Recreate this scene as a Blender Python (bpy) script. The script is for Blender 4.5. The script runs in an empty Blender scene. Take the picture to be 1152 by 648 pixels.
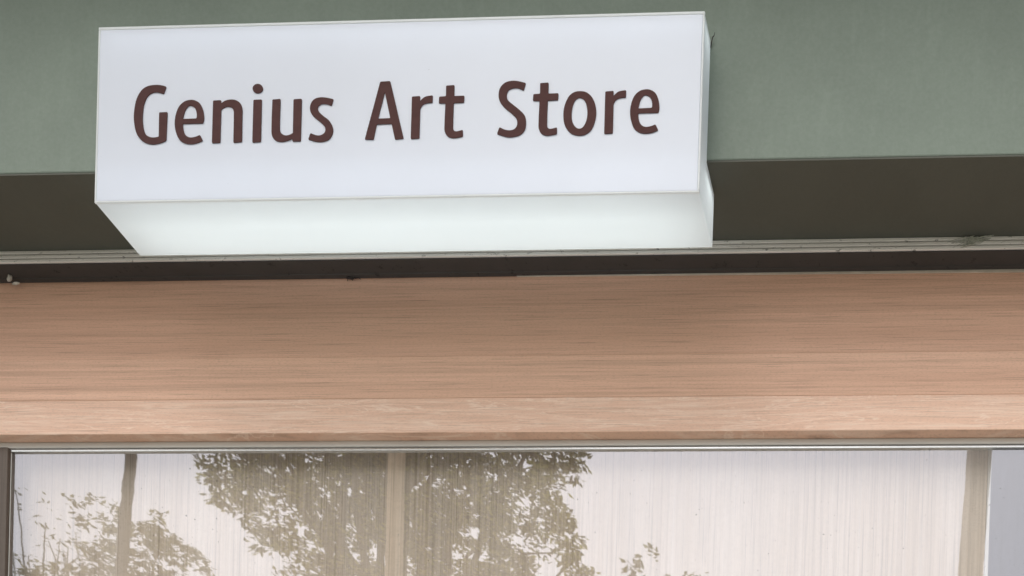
import bpy, bmesh, math, random
from mathutils import Vector, Matrix, noise
import numpy as np

sc = bpy.context.scene
COL = sc.collection
R = math.radians
EYE = 1.6            # camera height above the pavement
IMG_W, IMG_H = 1152.0, 648.0

# ------------------------------------------------------------------ helpers
def empty(name, loc, label=None, cat=None, group=None):
    o = bpy.data.objects.new(name, None)
    o.empty_display_size = 0.1
    COL.objects.link(o)
    o.location = loc
    if label: o['label'] = label
    if cat: o['category'] = cat
    if group: o['group'] = group
    return o

def origin_of(p):
    v = Vector((0, 0, 0))
    while p is not None:
        v += p.location
        p = p.parent
    return v

def link(name, me, mat, parent=None, smooth=False):
    """Link a mesh written in world coordinates under its parent."""
    off = origin_of(parent)
    if off.length > 0:
        me.transform(Matrix.Translation(-off))
    if smooth:
        me.shade_smooth()
    me.materials.clear()
    for m in (mat if isinstance(mat, (list, tuple)) else [mat]):
        me.materials.append(m)
    o = bpy.data.objects.new(name, me)
    COL.objects.link(o)
    if parent is not None:
        o.parent = parent
    return o

def tag(o, label, cat, group=None):
    o['label'] = label; o['category'] = cat
    if group: o['group'] = group
    return o

def structure(o):
    o['kind'] = 'structure'
    return o

def bm_box(bm, x0, x1, y0, y1, z0, z1, bev=0.0, seg=2):
    t = bmesh.new()
    bmesh.ops.create_cube(t, size=1.0)
    for v in t.verts:
        v.co = Vector((x0 + (v.co.x + .5) * (x1 - x0), y0 + (v.co.y + .5) * (y1 - y0), z0 + (v.co.z + .5) * (z1 - z0)))
    if bev > 0:
        bmesh.ops.bevel(t, geom=t.edges[:], offset=bev, segments=seg, profile=.5, affect='EDGES')
    me = bpy.data.meshes.new('tmp'); t.to_mesh(me); t.free()
    bm.from_mesh(me); bpy.data.meshes.remove(me)

def boxes(name, lst, mat, parent=None, bev=0.0, seg=2):
    bm = bmesh.new()
    for b in lst:
        bm_box(bm, *b[:6], bev=(b[6] if len(b) > 6 else bev), seg=seg)
    me = bpy.data.meshes.new(name); bm.to_mesh(me); bm.free()
    return link(name, me, mat, parent)

def prism_x(name, prof, x0, x1, mat, parent=None, bev=0.0):
    """A profile of (y, z) points swept along x, ends capped."""
    bm = bmesh.new()
    a = [bm.verts.new((x0, y, z)) for y, z in prof]
    b = [bm.verts.new((x1, y, z)) for y, z in prof]
    n = len(prof)
    for i in range(n):
        bm.faces.new((a[i], a[(i + 1) % n], b[(i + 1) % n], b[i]))
    bm.faces.new(a[::-1]); bm.faces.new(b)
    bmesh.ops.recalc_face_normals(bm, faces=bm.faces[:])
    if bev > 0:
        bmesh.ops.bevel(bm, geom=bm.edges[:], offset=bev, segments=2, profile=.5, affect='EDGES')
    me = bpy.data.meshes.new(name); bm.to_mesh(me); bm.free()
    return link(name, me, mat, parent)

def add_tube(V, Fc, pts, rad, n=8, cap=True):
    """Tapered tube along pts, appended to vertex / face lists."""
    base = len(V)
    pts = [Vector(p) for p in pts]
    for i, p in enumerate(pts):
        d = (pts[min(i + 1, len(pts) - 1)] - pts[max(i - 1, 0)])
        d = d.normalized() if d.length > 1e-9 else Vector((0, 0, 1))
        u = d.cross(Vector((0.31, 0.95, 0.07))).normalized(); w = d.cross(u)
        for k in range(n):
            a = 2 * math.pi * k / n
            V.append(tuple(p + (u * math.cos(a) + w * math.sin(a)) * rad[i]))
    for i in range(len(pts) - 1):
        for k in range(n):
            q = base + i * n
            Fc.append((q + k, q + (k + 1) % n, q + n + (k + 1) % n, q + n + k))
    if cap:
        Fc.append(tuple(base + k for k in range(n))[::-1])
        Fc.append(tuple(base + (len(pts) - 1) * n + k for k in range(n)))

def mesh_of(name, V, Fc):
    me = bpy.data.meshes.new(name)
    me.from_pydata(V, [], Fc); me.update()
    return me

# ------------------------------------------------------------------ materials
class NT:
    def __init__(s, name):
        s.m = bpy.data.materials.new(name); s.m.use_nodes = True
        s.t = s.m.node_tree; s.t.nodes.clear()
        s.out = s.n('ShaderNodeOutputMaterial')
    def n(s, typ, **kw):
        nd = s.t.nodes.new(typ)
        for k, v in kw.items(): setattr(nd, k, v)
        return nd
    def l(s, a, b): s.t.links.new(a, b)
    def coords(s, scale=(1, 1, 1), rot=(0, 0, 0), loc=(0, 0, 0)):
        tc = s.n('ShaderNodeTexCoord'); mp = s.n('ShaderNodeMapping')
        mp.inputs['Scale'].default_value = scale; mp.inputs['Rotation'].default_value = rot; mp.inputs['Location'].default_value = loc
        s.l(tc.outputs['Object'], mp.inputs['Vector']); return mp.outputs['Vector']
    def noise(s, vec, scale=5, detail=4, rough=.55, dist=0.0):
        nd = s.n('ShaderNodeTexNoise')
        nd.inputs['Scale'].default_value = scale; nd.inputs['Detail'].default_value = detail
        nd.inputs['Roughness'].default_value = rough; nd.inputs['Distortion'].default_value = dist
        s.l(vec, nd.inputs['Vector']); return nd.outputs['Fac']
    def ramp(s, fac, stops):
        nd = s.n('ShaderNodeValToRGB'); e = nd.color_ramp.elements
        e[0].position, e[0].color = stops[0][0], col(stops[0][1])
        e[1].position, e[1].color = stops[1][0], col(stops[1][1])
        for p, c in stops[2:]:
            q = e.new(p); q.color = col(c)
        s.l(fac, nd.inputs['Fac']); return nd.outputs['Color']
    def mix(s, a, b, fac, mode='MIX'):
        nd = s.n('ShaderNodeMix', data_type='RGBA', blend_type=mode)
        for sock, v in ((nd.inputs[0], fac), (nd.inputs[6], a), (nd.inputs[7], b)):
            if hasattr(v, 'links') or isinstance(v, bpy.types.NodeSocket): s.l(v, sock)
            elif isinstance(v, (int, float)): sock.default_value = v if sock.type == 'VALUE' else (v, v, v, 1)
            else: sock.default_value = col(v)
        return nd.outputs[2]
    def bump(s, h, strength=.3, dist=.01):
        nd = s.n('ShaderNodeBump'); nd.inputs['Strength'].default_value = strength; nd.inputs['Distance'].default_value = dist
        s.l(h, nd.inputs['Height']); return nd.outputs['Normal']
    def principled(s, color, rough=.5, metal=0.0, normal=None, spec=.5, **kw):
        nd = s.n('ShaderNodeBsdfPrincipled')
        if isinstance(color, bpy.types.NodeSocket): s.l(color, nd.inputs['Base Color'])
        else: nd.inputs['Base Color'].default_value = col(color)
        if isinstance(rough, bpy.types.NodeSocket): s.l(rough, nd.inputs['Roughness'])
        else: nd.inputs['Roughness'].default_value = rough
        nd.inputs['Metallic'].default_value = metal
        nd.inputs['Specular IOR Level'].default_value = spec
        if normal is not None: s.l(normal, nd.inputs['Normal'])
        s.l(nd.outputs['BSDF'], s.out.inputs['Surface'])
        return nd
def col(c):
    if isinstance(c, (int, float)): return (c, c, c, 1)
    return (c[0], c[1], c[2], 1)

def m_paint(name, c, blotch=.12, rough=.75, bump=.15, dusty=.28, grain=.03):
    t = NT(name); v = t.coords()
    big = t.noise(v, 2.3, 5, .6); fine = t.noise(v, 170, 3, .6)
    a = tuple(x * (1 - blotch) for x in c); b = tuple(x * (1 + blotch) for x in c)
    cc = t.ramp(big, [(.35, a), (.65, b)])
    dust = t.noise(t.coords((6, 6, 1.3)), 5, 6, .7)
    cc = t.mix(cc, tuple(x * 1.25 + .02 for x in c), t.ramp(dust, [(.52, 0.0), (.78, dusty)]))
    cc = t.mix(cc, 1.0, t.ramp(fine, [(.3, 0.0), (.75, grain)]))
    t.principled(cc, rough, normal=t.bump(t.noise(v, 90, 4, .6), bump, .004), spec=.3)
    return t.m

def m_wood(name, dark, mid, light, grain_rot=0.0, vertical=False, fine=1.0, pale=None, seed=0.0):
    """Laminated wood: long streaks, pores and a broad tone drift along one axis."""
    t = NT(name)
    L = (seed, seed * .7, seed * 1.3)
    s1 = (90 * fine, 8, .9) if vertical else (1.0, 8, 115 * fine)
    s2 = (260 * fine, 20, 4.0) if vertical else (7.0, 20, 560 * fine)
    s3 = (14, 3, .5) if vertical else (.5, 3, 14)
    rot = (0, grain_rot, 0)
    streak = t.noise(t.coords(s1, rot, L), 1.0, 5, .62, .35)
    pores = t.noise(t.coords(s2, rot, L), 1.0, 3, .6)
    drift = t.noise(t.coords(s3, rot, L), 1.0, 3, .5, .6)
    c1 = t.ramp(streak, [(.28, dark), (.52, mid), (.74, light)])
    c2 = t.ramp(drift, [(.32, mid), (.68, light)])
    patch = t.noise(t.coords((7, 3, .4) if vertical else (.35, 3, 9), rot, (seed + 9, 2, 5)), 1.0, 3, .5)
    c = t.mix(c1, c2, t.ramp(patch, [(.35, .22), (.62, .75)]))
    c = t.mix(c, tuple(x * .6 for x in mid), t.ramp(t.noise(t.coords((160, 160, 500), rot), 1.0, 2, .6), [(.5, 0.0), (.75, .35)]))
    c = t.mix(c, tuple(x * .45 for x in dark), t.ramp(pores, [(.54, 0.0), (.72, .45)]))
    if pale is not None:
        vv = t.coords((3.0, 6, 42), (0, grain_rot + .13, 0), L)
        w = t.noise(vv, 1.0, 5, .6, 1.1)
        c = t.mix(c, pale, t.ramp(w, [(.482, 0.0), (.5, .6), (.518, 0.0)]))
        w2 = t.noise(t.coords((2.2, 6, 60), (0, grain_rot - .05, 0), (seed + 3, 1, 2)), 1.0, 4, .6, .9)
        c = t.mix(c, pale, t.ramp(w2, [(.5, 0.0), (.55, .4), (.6, 0.0)]))
    t.principled(c, .5, normal=t.bump(streak, .12, .002), spec=.35)
    return t.m

def m_plain(name, c, rough=.5, metal=0.0, var=.1, scale=20, bump=0.0, spec=.5):
    t = NT(name); v = t.coords()
    n = t.noise(v, scale, 5, .6)
    cc = t.ramp(n, [(.3, tuple(x * (1 - var) for x in c)), (.7, tuple(x * (1 + var) for x in c))])
    t.principled(cc, rough, metal, t.bump(n, bump, .005) if bump else None, spec)
    return t.m

def m_dirty_metal(name, c, dirt, amount=.5, stretch=(2, 8, 40), rough=.5, metal=.4, thr=.55):
    t = NT(name)
    n = t.noise(t.coords(stretch), 1.0, 6, .65); sp = t.noise(t.coords((60, 60, 160)), 1.0, 4, .7)
    cc = t.mix(c, dirt, t.ramp(n, [(.4, 0.0), (.75, amount)]))
    cc = t.mix(cc, tuple(x * .35 for x in dirt), t.ramp(sp, [(thr + .1, 0.0), (thr + .2, .8)]))
    t.principled(cc, rough, metal)
    return t.m

def m_acrylic(name, c, trans=.45):
    t = NT(name); v = t.coords()
    n = t.noise(v, 3.0, 5, .6); sp = t.noise(v, 150, 2, .5)
    cc = t.ramp(n, [(.3, tuple(x * .97 for x in c)), (.7, c)])
    cc = t.mix(cc, (.35, .34, .33), t.ramp(sp, [(.76, 0.0), (.82, .35)]))
    d = t.n('ShaderNodeBsdfDiffuse'); tr = t.n('ShaderNodeBsdfTranslucent'); g = t.n('ShaderNodeBsdfGlossy')
    g.inputs['Roughness'].default_value = .28
    t.l(cc, d.inputs['Color']); t.l(cc, tr.inputs['Color'])
    m1 = t.n('ShaderNodeMixShader'); m1.inputs[0].default_value = trans
    t.l(d.outputs[0], m1.inputs[1]); t.l(tr.outputs[0], m1.inputs[2])
    m2 = t.n('ShaderNodeMixShader'); m2.inputs[0].default_value = .04
    t.l(m1.outputs[0], m2.inputs[1]); t.l(g.outputs[0], m2.inputs[2])
    t.l(m2.outputs[0], t.out.inputs['Surface'])
    return t.m

def m_pane(name, refl=.24):
    t = NT(name)
    wav = t.noise(t.coords((3.0, 1, 7.0)), 1.0, 2, .5)
    wav2 = t.noise(t.coords((14, 1, 30)), 1.0, 2, .5)
    h = t.n('ShaderNodeMath', operation='MULTIPLY_ADD'); h.inputs[1].default_value = .12
    t.l(wav2, h.inputs[0]); t.l(wav, h.inputs[2])
    nrm = t.bump(h.outputs[0], 1.0, PANE_WAVE)
    tr = t.n('ShaderNodeBsdfTransparent'); tr.inputs['Color'].default_value = (.98, .98, .97, 1)
    g = t.n('ShaderNodeBsdfGlossy'); g.inputs['Roughness'].default_value = .012
    g.inputs['Color'].default_value = (.95, .935, 1.0, 1)
    t.l(nrm, g.inputs['Normal'])
    m = t.n('ShaderNodeMixShader'); m.inputs[0].default_value = refl
    t.l(tr.outputs[0], m.inputs[1]); t.l(g.outputs[0], m.inputs[2])
    # dust: a thin film and scattered dark specks
    d = t.n('ShaderNodeBsdfDiffuse'); d.inputs['Color'].default_value = (.62, .58, .53, 1)
    film = t.noise(t.coords((40, 1, 6)), 1.0, 5, .65)
    sp = t.noise(t.coords((150, 1, 150)), 1.0, 2, .5); reg = t.noise(t.coords((3, 1, 9), (0, 0, 0), (1.7, 0, .4)), 1.0, 3, .6)
    mm = t.n('ShaderNodeMixShader')
    t.l(t.ramp(film, [(.3, .07), (.75, .15)]), mm.inputs[0])
    t.l(m.outputs[0], mm.inputs[1]); t.l(d.outputs[0], mm.inputs[2])
    dk = t.n('ShaderNodeBsdfDiffuse'); dk.inputs['Color'].default_value = (.12, .11, .11, 1)
    a = t.ramp(sp, [(.70, 0.0), (.74, .7)]); b = t.ramp(reg, [(.40, 0.0), (.55, 1.0)])
    f = t.n('ShaderNodeMath', operation='MULTIPLY'); t.l(a, f.inputs[0]); t.l(b, f.inputs[1])
    m3 = t.n('ShaderNodeMixShader'); t.l(f.outputs[0], m3.inputs[0])
    t.l(mm.outputs[0], m3.inputs[1]); t.l(dk.outputs[0], m3.inputs[2])
    t.l(m3.outputs[0], t.out.inputs['Surface'])
    return t.m

def m_leaf(name, a, b, c):
    t = NT(name)
    geo = t.n('ShaderNodeNewGeometry')
    cl = t.noise(t.coords(), 1.7, 3, .6)
    cc = t.mix(t.ramp(geo.outputs['Random Per Island'], [(.1, a), (.6, b), (.95, c)]), c, t.ramp(cl, [(.5, 0.0), (.75, .6)]))
    d = t.n('ShaderNodeBsdfDiffuse'); tr = t.n('ShaderNodeBsdfTranslucent')
    t.l(cc, d.inputs['Color']); t.l(cc, tr.inputs['Color'])
    m = t.n('ShaderNodeMixShader'); m.inputs[0].default_value = .5
    t.l(d.outputs[0], m.inputs[1]); t.l(tr.outputs[0], m.inputs[2])
    t.l(m.outputs[0], t.out.inputs['Surface'])
    return t.m

PANE_WAVE = 0.00010
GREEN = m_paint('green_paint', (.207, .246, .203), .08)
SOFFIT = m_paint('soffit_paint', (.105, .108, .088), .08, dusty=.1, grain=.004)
WOOD_UP = m_wood('header_wood', (.50, .28, .187), (.70, .418, .29), (.83, .52, .373), seed=2.1)
WOOD_MID = m_wood('middle_wood', (.41, .22, .145), (.72, .435, .302), (.87, .557, .40), seed=12.4)
WOOD_LOW = m_wood('rail_wood', (.70, .42, .295), (.81, .52, .38), (.87, .59, .44), grain_rot=.012, pale=(.95, .74, .60), seed=7.7)
WOOD_DARK = m_wood('jamb_wood', (.07, .052, .042), (.12, .09, .072), (.18, .14, .11), vertical=True, seed=4.2)
BOARD = m_wood('board_wood', (.35, .26, .17), (.70, .57, .445), (.84, .735, .64), vertical=True, fine=1.7, seed=5.5)
ALU = m_dirty_metal('track_aluminium', (.93, .90, .84), (.5, .47, .40), .5, rough=.5, metal=0.0, thr=.50)
ALU_SHADE = m_dirty_metal('track_underside_shade', (.062, .055, .051), (.05, .045, .04), .8, (14, 14, 40), .8, 0.0, .5)  # shade under the track put into a dark tone, with some dirt
FRAME = m_dirty_metal('frame_aluminium', (.66, .64, .60), (.52, .50, .46), .5, (3, 5, 60), .5, .2, .62)
BEAD = m_plain('bead_metal', (.70, .72, .72), .22, .9, .03)
PANE = m_pane('window_glass')
ACRYLIC = m_acrylic('sign_acrylic', (.83, .855, .92), .34)
ACRYLIC_SIDE = m_acrylic('sign_acrylic_casing', (.83, .855, .865), .5)
LETTER = m_plain('letter_vinyl', (.078, .034, .031), .7, 0, .12, 60, spec=.12)
BLACKISH = m_plain('dark_scrap', (.03, .022, .02), .8, 0, .3, 200)
CRUMB = m_plain('plaster', (.55, .52, .46), .9, 0, .2, 120)
EDGE = m_plain('edge_strip_laminate', (.62, .55, .46), .5, 0, .1, 40)
BARK = m_plain('bark', (.11, .085, .06), .9, 0, .45, 14, .8)
CONCRETE = m_paint('pole_concrete', (.95, .84, .72), .02)
POLE_DARK = m_plain('dark_pole_paint', (.10, .085, .068), .7, 0, .3, 12, .3)
POLE_TAN = m_plain('tan_pole_paint', (.92, .66, .40), .7, 0, .15, 6, .2)
STEEL = m_plain('pole_steel', (.28, .28, .27), .45, .7, .1, 30)
LEAF = m_leaf('tree_leaf', (.06, .065, .016), (.30, .30, .065), (.75, .72, .15))  # lightest tone puts sunlit leaf clumps into the colour
LEAF2 = m_leaf('pale_leaf', (.11, .11, .04), (.24, .23, .08), (.45, .42, .15))
ROOM = m_plain('room_paint', (.30, .30, .32), .8, 0, .05, 4)
PAVE = m_paint('pavement_concrete', (.46, .44, .41), .15)
ASPHALT = m_plain('asphalt', (.05, .05, .052), .9, 0, .25, 60, .5)
EARTH = m_plain('ground_soil', (.13, .12, .07), .95, 0, .4, 3, .5)
SIGN_W = .80
SKY = 0.235
SUN_E = .18
RIM = m_acrylic('sign_rim', (.93, .94, .94), .55)
BOARD_EDGE = m_plain('board_edge', (.78, .76, .72), .5, 0, .06, 30)
COBWEB = m_plain('cobweb_dust', (.38, .385, .32), .95, 0, .3, 300)
# letter outlines in millimetres from the sign's lower left corner; a trailing 1 marks a corner
LETTERS = [
('G',[[(133.8,208.6,1),(129.3,195.4,1),(113.4,199.1),(100.3,193.9),(92.5,179.7),(89.6,159.9),(90.8,137.8),(96.4,122.2),(104.7,117.2),(112.8,116.3),(121.6,117.3,1),(121.1,161.9,1),(137.2,162.2,1),(136.2,109.9,1),(124.7,105.7),(108.5,103.8),(92.1,109.0),(79.6,122.5),(73.4,144.7),(72.9,164.7),(77.2,187.8),(87.2,204.1),(99.8,210.9),(114.4,212.3),(126.6,210.9)]]),
('e',[[(206.1,140.2,1),(207.8,148.6),(205.5,164.0),(199.4,176.3),(190.0,182.2),(180.7,183.5),(169.1,180.7),(159.0,171.6),(153.1,156.3),(151.7,140.9),(154.4,125.4),(161.8,110.9),(173.5,104.1),(185.2,102.8),(196.7,104.7),(206.8,108.5,1),(200.9,119.2,1),(191.8,115.9),(181.4,115.0),(173.1,119.5),(168.7,129.6),(167.2,140.2,1)],[(167.2,149.0,1),(193.6,149.3,1),(193.6,157.7),(190.3,167.7),(183.3,172.7),(177.5,172.4),(171.4,164.8),(168.7,156.0)]]),
('n',[[(224.2,181.3,1),(239.7,181.8,1),(239.6,175.9,1),(247.8,180.7),(259.3,182.5),(269.5,180.3),(277.7,173.5),(280.8,162.4),(280.8,155.9),(281.5,104.8,1),(265.1,103.6,1),(264.6,156.2),(263.7,162.8),(260.8,167.3),(255.0,169.6),(248.1,168.9),(240.1,164.6,1),(240.0,104.1,1),(224.0,103.5,1)]]),
('i',[[(301.3,180.9,1),(317.3,181.4,1),(317.6,104.3,1),(301.3,103.3,1)],[(318.9,201.1),(318.2,197.8),(316.0,195.1),(312.8,193.3),(308.9,192.8),(305.1,193.7),(301.8,195.7),(299.7,198.7),(299.1,202.1),(300.0,205.4),(302.3,208.0),(305.7,209.6),(309.6,209.9),(313.4,208.8),(316.5,206.6),(318.4,203.5)]]),
('u',[[(337.4,180.8,1),(352.9,181.5,1),(352.8,130.2),(354.4,121.4),(361.0,115.8),(369.0,115.2),(378.1,118.7,1),(377.5,180.3,1),(393.3,180.9,1),(393.4,103.9,1),(377.6,103.6,1),(377.2,108.9,1),(368.2,105.3),(356.7,103.4),(345.2,106.2),(338.5,115.1),(337.1,130.5)]]),
('s',[[(453.5,178.9,1),(449.9,166.9,1),(439.6,170.4),(430.4,170.2),(424.2,164.9),(426.2,157.2),(434.4,149.3),(446.1,140.3),(453.3,128.2),(453.6,117.2),(447.1,106.4),(435.8,102.2),(423.2,102.5),(407.5,106.7,1),(411.3,118.3,1),(422.9,114.1),(432.0,114.4),(438.7,119.7),(438.5,128.5),(430.2,137.4),(417.4,147.5),(410.2,157.5),(409.9,169.6),(416.5,179.3),(427.8,182.7),(439.2,182.0)]]),
('A',[[(540.7,208.6,1),(559.3,209.3,1),(587.5,104.9,1),(571.4,103.3,1),(564.2,132.0,1),(536.1,131.5,1),(531.0,103.9,1),(514.4,104.6,1)],[(549.8,189.4,1),(561.4,142.1,1),(538.5,141.9,1)]]),
('r',[[(600.9,180.3,1),(616.5,181.0,1),(616.3,171.6,1),(618.0,173.6),(625.8,179.5),(640.0,181.8,1),(639.7,168.7,1),(630.6,168.1),(621.7,165.0),(616.9,157.5,1),(617.1,104.6,1),(600.9,103.8,1)]]),
('t',[[(664.3,198.6,1),(680.0,199.4,1),(679.9,179.6,1),(699.1,179.8,1),(698.6,167.5,1),(679.4,167.0,1),(679.4,123.5),(680.7,118.1),(685.2,115.8),(698.0,118.4,1),(698.4,106.4,1),(688.9,104.7),(678.8,104.0),(669.7,107.4),(664.2,116.2),(663.4,128.2),(664.1,166.9,1),(651.5,167.0,1),(652.2,179.1,1),(664.6,179.5,1)]]),
('S',[[(812.8,200.0,1),(808.9,186.4,1),(799.8,190.7),(789.7,191.2),(780.9,187.5),(777.8,178.9),(780.3,170.1),(790.7,161.2),(803.3,151.2),(812.5,141.3),(815.1,129.3),(813.3,116.4),(805.7,107.8),(794.6,104.2),(781.2,103.6),(761.7,109.6,1),(766.1,121.7,1),(776.3,117.1),(787.6,115.8),(795.3,118.9),(798.9,126.4),(797.0,136.2),(788.9,145.0),(775.1,156.2),(765.8,167.2),(762.8,178.1),(764.6,191.1),(772.7,200.6),(783.7,204.3),(796.1,204.0)]]),
('t',[[(839.1,199.1,1),(854.8,199.9,1),(854.7,180.2,1),(873.6,180.4,1),(873.1,168.1,1),(854.2,167.7,1),(854.2,124.4),(855.5,119.0),(860.0,116.7),(872.6,119.3,1),(873.0,107.4,1),(863.7,105.6),(853.7,104.9),(844.6,108.4),(839.2,117.1),(838.4,129.1),(839.0,167.6,1),(826.5,167.6,1),(827.2,179.7,1),(839.5,180.1,1)]]),
('o',[[(912.7,183.2),(926.2,180.3),(937.6,168.9),(943.8,150.4),(942.8,131.0),(936.0,113.9),(925.2,105.5),(910.8,104.0),(897.2,109.3),(886.8,123.5),(883.8,140.9),(885.7,158.1),(893.0,174.2),(901.7,181.1)],[(913.1,171.6),(922.2,166.0),(927.0,152.9),(927.9,137.8),(924.6,124.9),(918.1,116.8),(909.9,117.0),(902.3,125.4),(899.0,138.4),(899.9,153.5),(904.4,166.4)]]),
('r',[[(959.8,181.5,1),(975.1,182.3,1),(974.9,173.0,1),(976.6,174.9),(984.2,180.8),(998.1,183.1,1),(997.8,170.1,1),(989.0,169.5),(980.2,166.4),(975.6,159.0,1),(975.9,106.6,1),(960.0,105.8,1)]]),
('e',[[(1058.4,141.5,1),(1059.9,149.7),(1057.7,164.8),(1051.8,176.7),(1042.8,182.5),(1033.9,183.8),(1022.9,181.0),(1013.3,172.2),(1007.8,157.2),(1006.5,142.2),(1009.2,127.0),(1016.2,112.9),(1027.5,106.2),(1038.6,104.9),(1049.6,106.8),(1059.2,110.5,1),(1053.6,121.0,1),(1044.8,117.7),(1034.9,116.8),(1027.0,121.3),(1022.7,131.1),(1021.3,141.4,1)],[(1021.3,150.0,1),(1046.4,150.4,1),(1046.4,158.5),(1043.2,168.3),(1036.4,173.2),(1030.9,172.9),(1025.2,165.5),(1022.6,156.9)]])]
# ------------------------------------------------------------------ ground
structure(boxes('ground', [(-400, 400, -400, 400, -.5, -.16)], EARTH))
structure(boxes('pavement', [(-40, 40, -4.2, 3.0, -.158, 0.0)], PAVE))
structure(boxes('kerb', [(-40, 40, -4.36, -4.203, -.158, .012)], PAVE, bev=.015))
structure(boxes('road', [(-60, 60, -5.4, -4.363, -.158, -.12)], ASPHALT))
structure(boxes('verge', [(-60, 60, -14.0, -5.403, -.158, -.03)], EARTH))

Z = lambda z: z + EYE
# ------------------------------------------------------------------ the shop building
shop = empty('shop_building', (-.5, .35, 0), 'shop building with plain sage green plaster beam above a dark olive soffit', 'building')
XL, XR = -3.1, 2.3
ZF = Z(1.91877)
boxes('fascia_beam', [(XL, XR, .053, .42, ZF, 4.12)], GREEN, shop, bev=.0025)
boxes('upper_wall', [(XL, XR, .06, .42, 4.26, 7.2)], GREEN, shop)
boxes('shade_ledge', [(XL - .1, XR + .1, -.25, .42, 4.123, 4.257)], GREEN, shop, bev=.006)  # unseen overhang, added so the green beam darkens towards its top
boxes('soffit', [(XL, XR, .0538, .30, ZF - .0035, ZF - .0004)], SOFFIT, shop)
boxes('pier', [(XL, -2.40, .06, .50, 0, ZF - .0045)], GREEN, shop, bev=.004)
boxes('pier', [(1.90, XR, .06, .50, 0, ZF - .0045)], GREEN, shop, bev=.004)
boxes('interior_wall', [(-2.70, 2.10, 2.70, 2.80, 0, 3.6), (-2.70, -2.60, .51, 2.697, 0, 3.6), (2.0, 2.10, .51, 2.697, 0, 3.6)], ROOM, shop)
boxes('interior_ceiling', [(-2.70, 2.10, .423, 2.8, 3.603, 3.68)], ROOM, shop)
boxes('window_plinth', [(-2.40, 1.90, .25, .42, 0, .12)], PAVE, shop, bev=.004)

# ------------------------------------------------------------------ shutter track
tr = empty('shutter_track', (-.5, .24, Z(1.9)), 'ribbed aluminium shutter track running under the olive soffit behind the lit sign', 'shutter track')
zt, zb = ZF - .0046, Z(1.8912)
h = (zt - zb)
rib, gr, y_out, y_in = .0058, .0030, .2190, .2320
prof = [(.2700, zt), (y_in, zt)]
z = zb + 3 * rib + 2 * gr
while z > zb + .001:          # three proud ribs with narrow dark grooves between
    prof += [(y_in, z), (y_out + .0006, z), (y_out, z - .0006), (y_out, z - rib + .0006), (y_out + .0006, z - rib)]
    z -= rib
    if z > zb + .001: prof += [(y_in, z)]
    z -= gr
prof += [(.2700, zb)]
prism_x('rail', prof, -2.39, 1.89, ALU, tr)
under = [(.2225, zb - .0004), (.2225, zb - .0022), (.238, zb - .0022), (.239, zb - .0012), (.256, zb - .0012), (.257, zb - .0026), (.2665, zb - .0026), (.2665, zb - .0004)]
prism_x('underside', under, -2.389, 1.889, ALU_SHADE, tr)

# ------------------------------------------------------------------ wood header
hd = empty('wood_header', (-.25, .30, Z(1.57)), 'brown wood grain header board above the shop window with a paler bottom rail', 'header board')
zs = Z(1.6412)
zm = Z(1.7275)
boxes('upper_board', [(-2.39, 1.89, .2682, .303, zm + .0002, Z(1.8882) + .05)], WOOD_UP, hd, bev=.0004)
boxes('middle_board', [(-2.39, 1.89, .2680, .303, zs + .0006, zm)], WOOD_MID, hd, bev=.0005)
rail = boxes('bottom_rail', [(-2.39, 1.89, .2672, .303, Z(1.5701), zs)], WOOD_LOW, hd, bev=.0012)
rail['label'] = 'paler bottom rail with light diagonal grain'
# thin pale edging that widens to the right under the track
bm = bmesh.new()
zt2 = zb - .0030
A = [(-.95, zt2 - .0004), (1.88, zt2 - .0115)]
vs = []
for y in (.2655, .2678):
    for x, zl in A:
        vs.append((bm.verts.new((x, y, zt2 + .0008)), bm.verts.new((x, y, zl))))
(f0, f1, b0, b1) = vs
for q in ((f0[0], f0[1], f1[1], f1[0]), (b0[0], b1[0], b1[1], b0[1]), (f0[0], f1[0], b1[0], b0[0]), (f0[1], b0[1], b1[1], f1[1]), (f0[0], b0[0], b0[1], f0[1]), (f1[0], f1[1], b1[1], b1[0])):
    bm.faces.new(q)
bmesh.ops.recalc_face_normals(bm, faces=bm.faces[:])
me = bpy.data.meshes.new('edge_strip'); bm.to_mesh(me); bm.free()
link('edge_strip', me, EDGE, hd)

# ------------------------------------------------------------------ shop window
win = empty('shop_window', (-.25, .31, .12), 'large reflective shop window in a grey metal frame below the wood header', 'window')
gz = Z(1.5577)
boxes('frame_head', [(-2.39, 1.89, .2900, .304, gz, Z(1.5698))], FRAME, win, bev=.0008)
boxes('frame_sill', [(-2.05, 1.85, .2880, .304, .122, .17)], FRAME, win, bev=.002)
boxes('frame_side', [(1.85, 1.89, .2880, .31, .122, gz - .0005)], FRAME, win, bev=.002)
j = boxes('jamb', [(-2.39, -2.0605, .2860, .304, .122, gz - .0005)], WOOD_DARK, win, bev=.001)
j['label'] = 'dark brown wooden side jamb'
boxes('jamb_bead', [(-2.0602, -2.0585, .2936, .2957, .172, gz - .0075)], FRAME, win, bev=.0008)
boxes('glazing_bead', [(-2.0600, 1.8495, .2915, .30, gz - .0068, gz - .0018)], BEAD, win, bev=.0012, seg=3)
me = mesh_of('pane', [(-2.058, .2960, .168), (1.851, .2960, .168), (1.851, .2960, gz), (-2.058, .2960, gz)], [(0, 1, 2, 3)])
link('pane', me, PANE, win)

# pale display board standing inside, against the glass
bd = empty('display_board', (-1.0, .35, .17), 'pale wood grain board standing behind the window glass across the left and middle', 'board')
boxes('panel', [(-2.385, .0330, .335, .352, .171, gz + .03)], BOARD, bd, bev=.001)
boxes('end_strip', [(.0335, .0410, .333, .354, .171, gz + .03)], BOARD_EDGE, bd, bev=.001)

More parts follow.
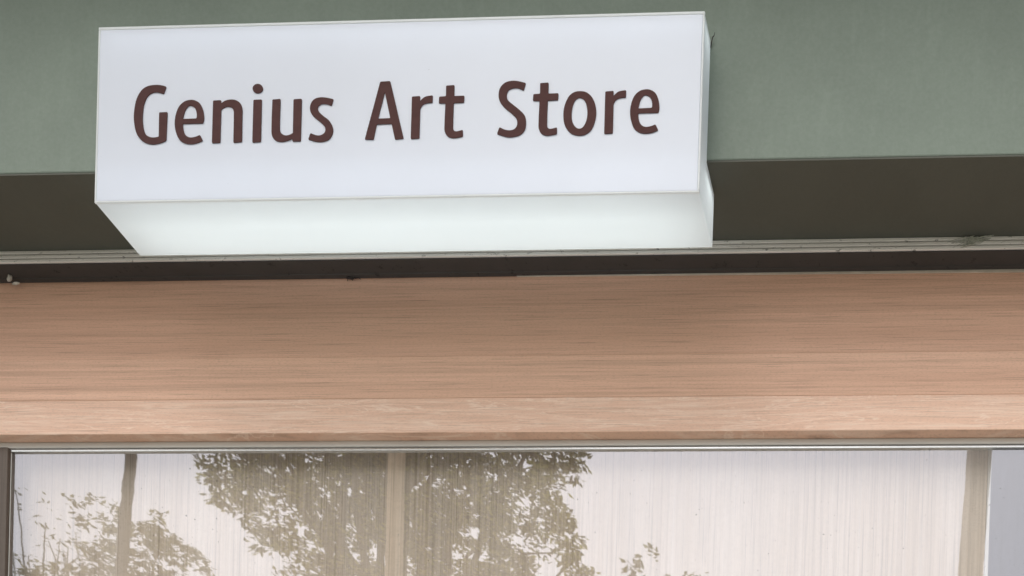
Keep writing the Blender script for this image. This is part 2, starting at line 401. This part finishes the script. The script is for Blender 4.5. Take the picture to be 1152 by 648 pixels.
# ------------------------------------------------------------------ the sign
SX0, SX1, SZ0, SZ1 = -1.64445, -.50785, Z(1.81266), Z(2.13353)
sign = empty('shop_sign', (SX0, 0, SZ0), 'white illuminated box sign with brown lettering mounted on the green beam', 'sign')
# L-shaped casing shell: back notch fits under the beam; open to the front where the face sits
yf, yb, zn = .0515, .11649, ZF - .0060
prof = [(0.0035, SZ0), (yb, SZ0), (yb, zn), (yf, zn), (yf, SZ1), (0.0035, SZ1)]
bm = bmesh.new()
ls = [bm.verts.new((SX0, y, z)) for y, z in prof]; rs = [bm.verts.new((SX1, y, z)) for y, z in prof]
n = len(prof)
for i in range(n - 1):
    bm.faces.new((ls[i], ls[i + 1], rs[i + 1], rs[i]))
bm.faces.new(ls[::-1]); bm.faces.new(rs)
bmesh.ops.recalc_face_normals(bm, faces=bm.faces[:])
ed = [e for e in bm.edges if len(e.link_faces) == 2]
bmesh.ops.bevel(bm, geom=ed, offset=.0015, segments=2, profile=.5, affect='EDGES')
me = bpy.data.meshes.new('casing'); bm.to_mesh(me); bm.free()
link('casing', me, ACRYLIC_SIDE, sign)
# front rim and the face panel set in it
w = .0045
boxes('rim', [(SX0 - .0006, SX1 + .0006, -.0005, .0034, SZ1 - w, SZ1 + .0006), (SX0 - .0006, SX1 + .0006, -.0005, .0034, SZ0 - .0006, SZ0 + w * .6),
              (SX0 - .0006, SX0 + w * .6, -.0004, .0034, SZ0 + w * .6 + .0002, SZ1 - w - .0002), (SX1 - w * .7, SX1 + .0006, -.0004, .0034, SZ0 + w * .6 + .0002, SZ1 - w - .0002)], RIM, sign, bev=.0010)
boxes('face_panel', [(SX0 + w * .6 + .0003, SX1 - w * .7 - .0003, 0.0, .0030, SZ0 + w * .6 + .0003, SZ1 - w - .0003)], ACRYLIC, sign, bev=.0006)

def smooth_loop(pts):
    """Closed outline: Catmull-Rom between points, flagged points kept as corners, then corners softly rounded."""
    n = len(pts); P = [np.array(p[:2], float) for p in pts]; C = [len(p) > 2 for p in pts]
    out = []
    for i in range(n):
        a, b = P[i], P[(i + 1) % n]
        d = b - a
        ta = d if C[i] else (b - P[i - 1]) * .5
        tb = d if C[(i + 1) % n] else (P[(i + 2) % n] - a) * .5
        L = np.linalg.norm(d)
        for lim in (0,):
            if not C[i]: ta = ta / (np.linalg.norm(ta) + 1e-9) * L
            if not C[(i + 1) % n]: tb = tb / (np.linalg.norm(tb) + 1e-9) * L
        m = 14
        for k in range(m):
            t = k / m
            out.append((2*t**3-3*t**2+1)*a + (t**3-2*t**2+t)*ta + (-2*t**3+3*t**2)*b + (t**3-t**2)*tb)
    out = np.array(out)
    seg = np.linalg.norm(np.roll(out, -1, 0) - out, axis=1); s = np.concatenate([[0], np.cumsum(seg)])
    cnt = max(24, int(s[-1] / .9))
    q = np.linspace(0, s[-1], cnt, endpoint=False)
    cl = np.vstack([out, out[:1]])
    r = np.stack([np.interp(q, s, cl[:, 0]), np.interp(q, s, cl[:, 1])], 1)
    ker = np.exp(-.5 * (np.arange(-5, 6) * .9 / 1.25) ** 2); ker /= ker.sum()
    return sum(k * np.roll(r, j, 0) for k, j in zip(ker, range(-5, 6)))

for ch, loops in LETTERS:
    cu = bpy.data.curves.new('letter_outline', 'CURVE')
    cu.dimensions = '2D'; cu.fill_mode = 'BOTH'; cu.extrude = .0005
    for lp in loops:
        pts = smooth_loop(lp) / 1000.0
        sp = cu.splines.new('POLY'); sp.points.add(len(pts) - 1); sp.use_cyclic_u = True
        for k, (x, z) in enumerate(pts): sp.points[k].co = (x, z, 0, 1)
    tmp = bpy.data.objects.new('letter_outline', cu); COL.objects.link(tmp)
    bpy.context.view_layer.update()
    dg = bpy.context.evaluated_depsgraph_get()
    me = bpy.data.meshes.new_from_object(tmp.evaluated_get(dg))
    bpy.data.objects.remove(tmp); bpy.data.curves.remove(cu)
    me.transform(Matrix.Translation((SX0, -.0008, SZ0)) @ Matrix.Rotation(R(90), 4, 'X'))
    link('letter', me, LETTER, sign)

# small curl of mounting wire where the sign meets the beam
V, Fc = [], []
x0, z0 = SX1 + .0045, Z(2.143)
add_tube(V, Fc, [(x0 - .004, .050, z0 - .022), (x0 - .002, .049, z0 - .012), (x0 + .000, .048, z0 - .005), (x0 + .0025, .048, z0 - .003), (x0 + .0035, .048, z0 + .003)], [.0009, .0011, .0009, .0007, .0005], 6)
link('mounting_wire', mesh_of('mounting_wire', V, Fc), BLACKISH, sign)

# the tube inside the box
for y, z, depth, watt in ((.078, .088, .05, SIGN_W), (.026, .3145, .03, SIGN_W * .45)):
    ld = bpy.data.lights.new('sign_tube', 'AREA'); ld.shape = 'RECTANGLE'; ld.size = 1.12; ld.size_y = depth
    ld.energy = watt; ld.color = (.92, 1.0, .99)
    lo = bpy.data.objects.new('sign_tube', ld); COL.objects.link(lo); lo.parent = sign
    lo.location = ((SX1 - SX0) * .5, y, z); lo.rotation_euler = (R(6), 0, 0)

# ------------------------------------------------------------------ scraps on the header
rnd = random.Random(5)
V, Fc = [], []
bx, by, bz = -1.3013, .2635, zb - .0042
add_tube(V, Fc, [(bx - .009, by, bz - .001), (bx - .004, by - .001, bz + .0005), (bx + .003, by, bz - .0005), (bx + .006, by, bz - .002)], [.0008, .0030, .0026, .0008], 7)
for dx, dz in ((-.007, -.006), (.004, -.0055), (.014, -.001), (.022, -.003)):
    add_tube(V, Fc, [(bx + dx * .4, by, bz - .0005), (bx + dx * .75, by - .001, bz + dz * .4 + .0008), (bx + dx, by, bz + dz)], [.0011, .0008, .0005], 5)
o = link('dry_scrap', mesh_of('dry_scrap', V, Fc), BLACKISH)
tag(o, 'small dark scrap of dry debris stuck at the top edge of the wood header', 'debris')

def crumb(name, c, r, seed, label):
    bm = bmesh.new(); bmesh.ops.create_icosphere(bm, subdivisions=3, radius=1.0)
    for v in bm.verts:
        k = 1 + .45 * noise.noise(v.co * 1.6 + Vector((seed, 0, 0))) + .2 * noise.noise(v.co * 4 + Vector((0, seed, 0)))
        v.co = Vector((v.co.x * r[0] * k + c[0] + v.co.z * r[0] * .5, v.co.y * r[1] * k + c[1], v.co.z * r[2] * k + c[2]))
    me = bpy.data.meshes.new(name); bm.to_mesh(me); bm.free()
    tag(link(name, me, CRUMB, None, True), label, 'debris')
crumb('plaster_crumb', (-2.031, .2480, zb - .0080), (.0042, .004, .0062), 3.1, 'pale lump of plaster debris in the dark gap under the track, far left')
crumb('plaster_flake', (-2.0235, .2560, zb - .0125), (.0070, .003, .0022), 8.4, 'flat grey flake beside the pale plaster lump under the track')

V, Fc = [], []
rc = random.Random(9)
for i in range(26):
    a = Vector((-.012 + rc.gauss(0, .016), .2172, Z(1.906) + rc.gauss(0, .004)))
    dx = rc.uniform(.008, .03)
    add_tube(V, Fc, [a - Vector((dx, 0, .004 + rc.gauss(0, .003))), a + Vector((0, -.0008, rc.gauss(0, .0015))), a + Vector((dx, 0, .003 + rc.gauss(0, .003)))], [.0003, rc.uniform(.0006, .0013), .0003], 5)
o = link('cobweb', mesh_of('cobweb', V, Fc), COBWEB)
tag(o, 'greyish green smear of dusty cobweb on the right of the aluminium track', 'cobweb')

# ------------------------------------------------------------------ poles across the street
def pole(name, mat, pts, rad, label, cat, n=14, square=False, cap=True):
    b = empty(name, (pts[0][0], pts[0][1], -.03), label, cat)
    V, Fc = [], []
    if square:
        a = R(24)
        for i, p in enumerate(pts):
            for k in range(4):
                q = a + math.pi / 2 * k
                V.append((p[0] + math.cos(q) * rad[i], p[1] + math.sin(q) * rad[i], p[2]))
        for i in range(len(pts) - 1):
            for k in range(4):
                Fc.append((i * 4 + k, i * 4 + (k + 1) % 4, i * 4 + 4 + (k + 1) % 4, i * 4 + 4 + k))
        Fc.append((3, 2, 1, 0)); m = (len(pts) - 1) * 4; Fc.append((m, m + 1, m + 2, m + 3))
    else:
        add_tube(V, Fc, pts, rad, n)
    link('shaft', mesh_of('shaft', V, Fc), mat, b, not square)
    V, Fc = [], []
    p = Vector(pts[0]); r = rad[0]
    add_tube(V, Fc, [p + Vector((0, 0, .0)), p + Vector((0, 0, .10)), p + Vector((0, 0, .13))], [r * 1.9, r * 1.8, r * 1.15], 16)
    link('footing', mesh_of('footing', V, Fc), PAVE, b)
    V, Fc = [], []
    p = Vector(pts[-1]); r = rad[-1]
    if cap:
        add_tube(V, Fc, [p, p + Vector((0, 0, .05)), p + Vector((0, 0, .10))], [r * 1.25, r * 1.2, r * .3], 14)
        link('cap', mesh_of('cap', V, Fc), STEEL, b, False)
    return b
pole('slim_pole', POLE_DARK, [(-7.02, -6, -.03), (-6.90, -6, 4), (-6.774, -6, 6.42), (-6.705, -6, 7.42), (-6.62, -6, 9.2)], [.055, .048, .042, .039, .034], 'slim dark leaning pole reflected in the left of the window', 'pole')
pole('tan_pole', POLE_TAN, [(-4.66, -6.3, -.03), (-4.68, -6.3, 6.63), (-4.69, -6.3, 7.62), (-4.69, -6.3, 9.9)], [.080, .068, .066, .06], 'tan pole reflected in front of the big tree in the window', 'pole')
pole('concrete_post', CONCRETE, [(-.11, -6, -.03), (.018, -6, 6.43), (.056, -6, 7.40), (.12, -6, 9.0)], [.105, .105, .105, .105], 'pale square concrete post reflected at the right end of the display board', 'post', square=True)

# ------------------------------------------------------------------ trees across the street
def inside(poly, x, y):
    c = False; j = len(poly) - 1
    for i in range(len(poly)):
        (xi, yi), (xj, yj) = poly[i], poly[j]
        if (yi > y) != (yj > y) and x < (xj - xi) * (y - yi) / (yj - yi) + xi: c = not c
        j = i
    return c

def leaf(V, Fc, p, d, side, L, W):
    up = d.cross(side).normalized()
    b = len(V)
    m = p + d * L * .45
    V.extend([tuple(p), tuple(m + side * W * .5 + up * W * .18), tuple(p + d * L), tuple(m - side * W * .5 + up * W * .18)])
    Fc.append((b, b + 1, b + 2)); Fc.append((b, b + 2, b + 3))

def spray(V, Fc, rnd, p, size, nl, L, W, droop=.3):
    """A twig tip with leaves fanning from it, mostly level."""
    ax = rnd.uniform(0, 2 * math.pi)
    t = Vector((math.cos(ax), math.sin(ax), rnd.uniform(-droop, droop * .4))).normalized()
    for i in range(nl):
        q = p + t * size * rnd.uniform(-.5, .6) + Vector((rnd.gauss(0, .03), rnd.gauss(0, .03), rnd.gauss(0, .02)))
        a = ax + rnd.choice((-1, 1)) * rnd.uniform(.2, 1.3)
        d = Vector((math.cos(a), math.sin(a), rnd.uniform(-.75, .25))).normalized()
        s = d.cross(Vector((rnd.gauss(0, .35), rnd.gauss(0, .35), 1))).normalized()
        k = rnd.uniform(.65, 1.25)
        leaf(V, Fc, q, d, s, L * k, W * k)

def limb_pts(rnd, a, b, n=6, wob=.08):
    a, b = Vector(a), Vector(b); out = []
    for i in range(n):
        t = i / (n - 1)
        q = a.lerp(b, t) + Vector((rnd.gauss(0, wob), rnd.gauss(0, wob), rnd.gauss(0, wob * .5))) * math.sin(math.pi * t)
        q.z += .22 * (b - a).length * math.sin(math.pi * t) * .5
        out.append(q)
    return out

def tree(name, base, label, cat, tips, trunk_top, trunk_r, leafmat, seed, nl, L, W, size=.28, limbs=26, droop=.3, group=None):
    rnd = random.Random(seed)
    root = empty(name, base, label, cat, group)
    V, Fc = [], []
    bx, by, bz = base
    tt = Vector(trunk_top)
    n = 9; pts = []; rad = []
    for i in range(n):
        t = i / (n - 1)
        pts.append(Vector((bx, by, bz)).lerp(tt, t) + Vector((rnd.gauss(0, .05), rnd.gauss(0, .05), 0)) * (1 if 0 < i < n - 1 else 0))
        rad.append(trunk_r * (1 - .72 * t) * (1.35 if i == 0 else 1))
    add_tube(V, Fc, pts, rad, 12)
    pick = rnd.sample(tips, min(limbs, len(tips)))
    for q in pick:
        k = min(n - 2, max(3, int(n * .45 + rnd.random() * n * .5)))
        a = pts[k]
        lp = limb_pts(rnd, a, q, 6, .10)
        r0 = rad[k] * .42
        add_tube(V, Fc, lp, [r0 * (1 - .9 * i / 5) + .004 for i in range(6)], 6)
    link('trunk', mesh_of('trunk', V, Fc), BARK, root, True)
    V, Fc = [], []
    for q in tips:
        spray(V, Fc, rnd, Vector(q), size, nl, L, W, droop)
    link('crown', mesh_of('crown', V, Fc), leafmat, root)
    return root

# big tree: outline of the crown's lower side in metres from its trunk (x) and above the verge (z)
def cloud(rnd, poly, holes, yc, ys, count):
    xs = [p[0] for p in poly]; zs = [p[1] for p in poly]; out = []
    while len(out) < count:
        x, z = rnd.uniform(min(xs), max(xs)), rnd.uniform(min(zs), max(zs))
        if not inside(poly, x, z): continue
        if any(((x - hx) / hr) ** 2 + ((z - hz) / (hr * .7)) ** 2 < 1 for hx, hz, hr in holes): continue
        out.append((x, yc + rnd.uniform(-1, 1) * ys, z))
    return out
BIG_POLY = [(-6.87, 8.91), (-6.8, 8.1), (-6.76, 8.02), (-6.8, 7.83), (-6.63, 7.61), (-6.58, 7.33), (-6.41, 7.31), (-6.31, 7.37), (-6.11, 7.43), (-5.97, 7.34), (-6.01, 7.17), (-6.26, 7.15), (-6.19, 7.02), (-5.95, 6.94), (-5.81, 6.44), (-4.3, 6.44), (-3.96, 6.98), (-4.07, 7.2), (-4.04, 7.43), (-3.91, 7.48), (-3.75, 7.32), (-3.63, 7.02), (-3.6, 6.83), (-3.5, 6.83), (-3.5, 7.27), (-3.61, 7.54), (-3.77, 7.71), (-3.68, 7.99), (-3.55, 8.05), (-3.56, 8.29), (-3.63, 8.91), (-3.95, 9.45), (-4.58, 9.84), (-5.53, 9.92), (-6.33, 9.53)]
BIG_HOLES = [(-5.55, 7.9, 0.159), (-5.69, 7.83, 0.095), (-6.03, 7.81, 0.095), (-6.29, 7.66, 0.064), (-5.84, 7.64, 0.095), (-6.09, 7.41, 0.143), (-5.92, 7.31, 0.175), (-5.49, 7.32, 0.143), (-6.25, 7.44, 0.064), (-4.98, 7.21, 0.079), (-3.85, 7.85, 0.079), (-5.22, 6.98, 0.175), (-4.5, 6.94, 0.127)]
LEFT_POLY = [(-9.51, 8.68), (-9.28, 8.73), (-8.99, 8.71), (-8.84, 8.76), (-8.78, 8.61), (-8.56, 8.57), (-8.38, 8.51), (-8.32, 8.2), (-8.36, 7.64), (-10.34, 7.45), (-10.15, 8.01), (-9.86, 8.15), (-9.57, 8.11), (-9.45, 8.48)]
LEFT_HOLES = [(-9.09, 8.57, 0.134), (-9.28, 8.34, 0.134), (-8.71, 8.29, 0.134), (-8.95, 8.15, 0.115), (-9.57, 8.2, 0.154), (-8.51, 8.2, 0.077), (-9.38, 8.57, 0.096)]
WISP_POLY = [(-11.01, 9.47), (-10.7, 9.57), (-10.41, 9.17), (-10.39, 8.56), (-11.12, 8.36), (-11.14, 8.97)]
RIGHT_POLY = [(-3.91, 8.55), (-3.69, 8.57), (-3.66, 8.29), (-3.52, 8.43), (-3.41, 8.55), (-3.33, 8.34), (-3.16, 8.37), (-3.09, 8.2), (-2.9, 8.31), (-2.73, 8.2), (-2.8, 7.45), (-3.91, 7.45)]
RIGHT_HOLES = [(-3.62, 8.27, 0.115), (-3.31, 8.2, 0.086), (-3.81, 8.34, 0.058)]
rnd = random.Random(11)
tips = [(x + .12, y, z) for x, y, z in cloud(rnd, BIG_POLY, BIG_HOLES, -7.0, .5, 2100)]
tree('broadleaf_tree', (-5.15, -7.0, -.03), 'big leafy tree reflected in the middle of the shop window', 'tree', tips, (-5.0, -7.0, 8.6), .17, LEAF, 3, 28, .066, .029, .13, 34)
tips = cloud(rnd, LEFT_POLY, LEFT_HOLES, -9.0, .4, 270)
tree('small_tree', (-9.0, -9.0, -.03), 'smaller flat topped tree reflected around the slim dark pole', 'tree', tips, (-8.95, -9.0, 7.9), .10, LEAF2, 8, 22, .080, .032, .17, 18)
tips = cloud(rnd, WISP_POLY, [], -10.0, .4, 26)
tree('wispy_tree', (-10.75, -10.0, -.03), 'thin bare twiggy tree reflected in the left corner of the window', 'tree', tips, (-10.7, -10.0, 8.6), .07, LEAF2, 21, 5, .08, .028, .3, 22)
tips = [(x + .22, y, z - .08) for x, y, z in cloud(rnd, RIGHT_POLY, RIGHT_HOLES, -9.0, .25, 60)]
tree('sparse_tree', (-3.15, -9.0, -.03), 'sparse small treetop reflected right of the big tree', 'tree', tips, (-3.15, -9.0, 7.7), .07, LEAF2, 14, 18, .075, .034, .13, 16)

# ------------------------------------------------------------------ sky and sun
SUN_EL, SUN_AZ = R(55), R(206)       # azimuth measured clockwise from +y
w = bpy.data.worlds.new('World'); sc.world = w; w.use_nodes = True
nt = w.node_tree; nt.nodes.clear()
sky = nt.nodes.new('ShaderNodeTexSky'); sky.sky_type = 'NISHITA'; sky.sun_disc = False
sky.sun_elevation = SUN_EL; sky.sun_rotation = SUN_AZ
sky.air_density = 1.6; sky.dust_density = 3.0; sky.ozone_density = 1.0
hs = nt.nodes.new('ShaderNodeHueSaturation'); hs.inputs['Saturation'].default_value = .22
bg = nt.nodes.new('ShaderNodeBackground'); bg.inputs['Strength'].default_value = SKY
wo = nt.nodes.new('ShaderNodeOutputWorld')
nt.links.new(sky.outputs[0], hs.inputs['Color']); nt.links.new(hs.outputs[0], bg.inputs['Color']); nt.links.new(bg.outputs[0], wo.inputs['Surface'])
ld = bpy.data.lights.new('sun', 'SUN'); ld.energy = SUN_E; ld.angle = R(30); ld.color = (1.0, .97, .93)
lo = bpy.data.objects.new('sun', ld); COL.objects.link(lo)
d = Vector((math.sin(SUN_AZ) * math.cos(SUN_EL), math.cos(SUN_AZ) * math.cos(SUN_EL), math.sin(SUN_EL)))
lo.rotation_euler = d.to_track_quat('Z', 'Y').to_euler(); lo.location = d * 30

# ------------------------------------------------------------------ camera (upright, lens shifted up the facade)
yaw, pitch, roll = .05639, -.01282, -.03405
Fpx, PX, PY = 1250.0, 993.24377, 1371.49405
Rm = Matrix.Rotation(yaw, 3, 'Z') @ Matrix.Rotation(pitch, 3, 'X') @ Matrix.Rotation(roll, 3, 'Y')
right, fwd, up = Rm.col[0], Rm.col[1], Rm.col[2]
cd = bpy.data.cameras.new('camera'); cam = bpy.data.objects.new('camera', cd); COL.objects.link(cam)
M = Matrix.Identity(4)
for i in range(3):
    M[i][0], M[i][1], M[i][2] = right[i], up[i], -fwd[i]
M[0][3], M[1][3], M[2][3] = 0.0, -2.0, EYE
cam.matrix_world = M
cd.sensor_fit = 'HORIZONTAL'; cd.sensor_width = 36.0; cd.lens = 36.0 * Fpx / IMG_W
cd.shift_x = (IMG_W / 2 - PX) / IMG_W; cd.shift_y = (PY - IMG_H / 2) / IMG_W
cd.clip_start = .05; cd.clip_end = 2000
sc.camera = cam
sc.view_settings.view_transform = 'Standard'; sc.view_settings.look = 'None'; sc.view_settings.exposure = 0; sc.view_settings.gamma = 1
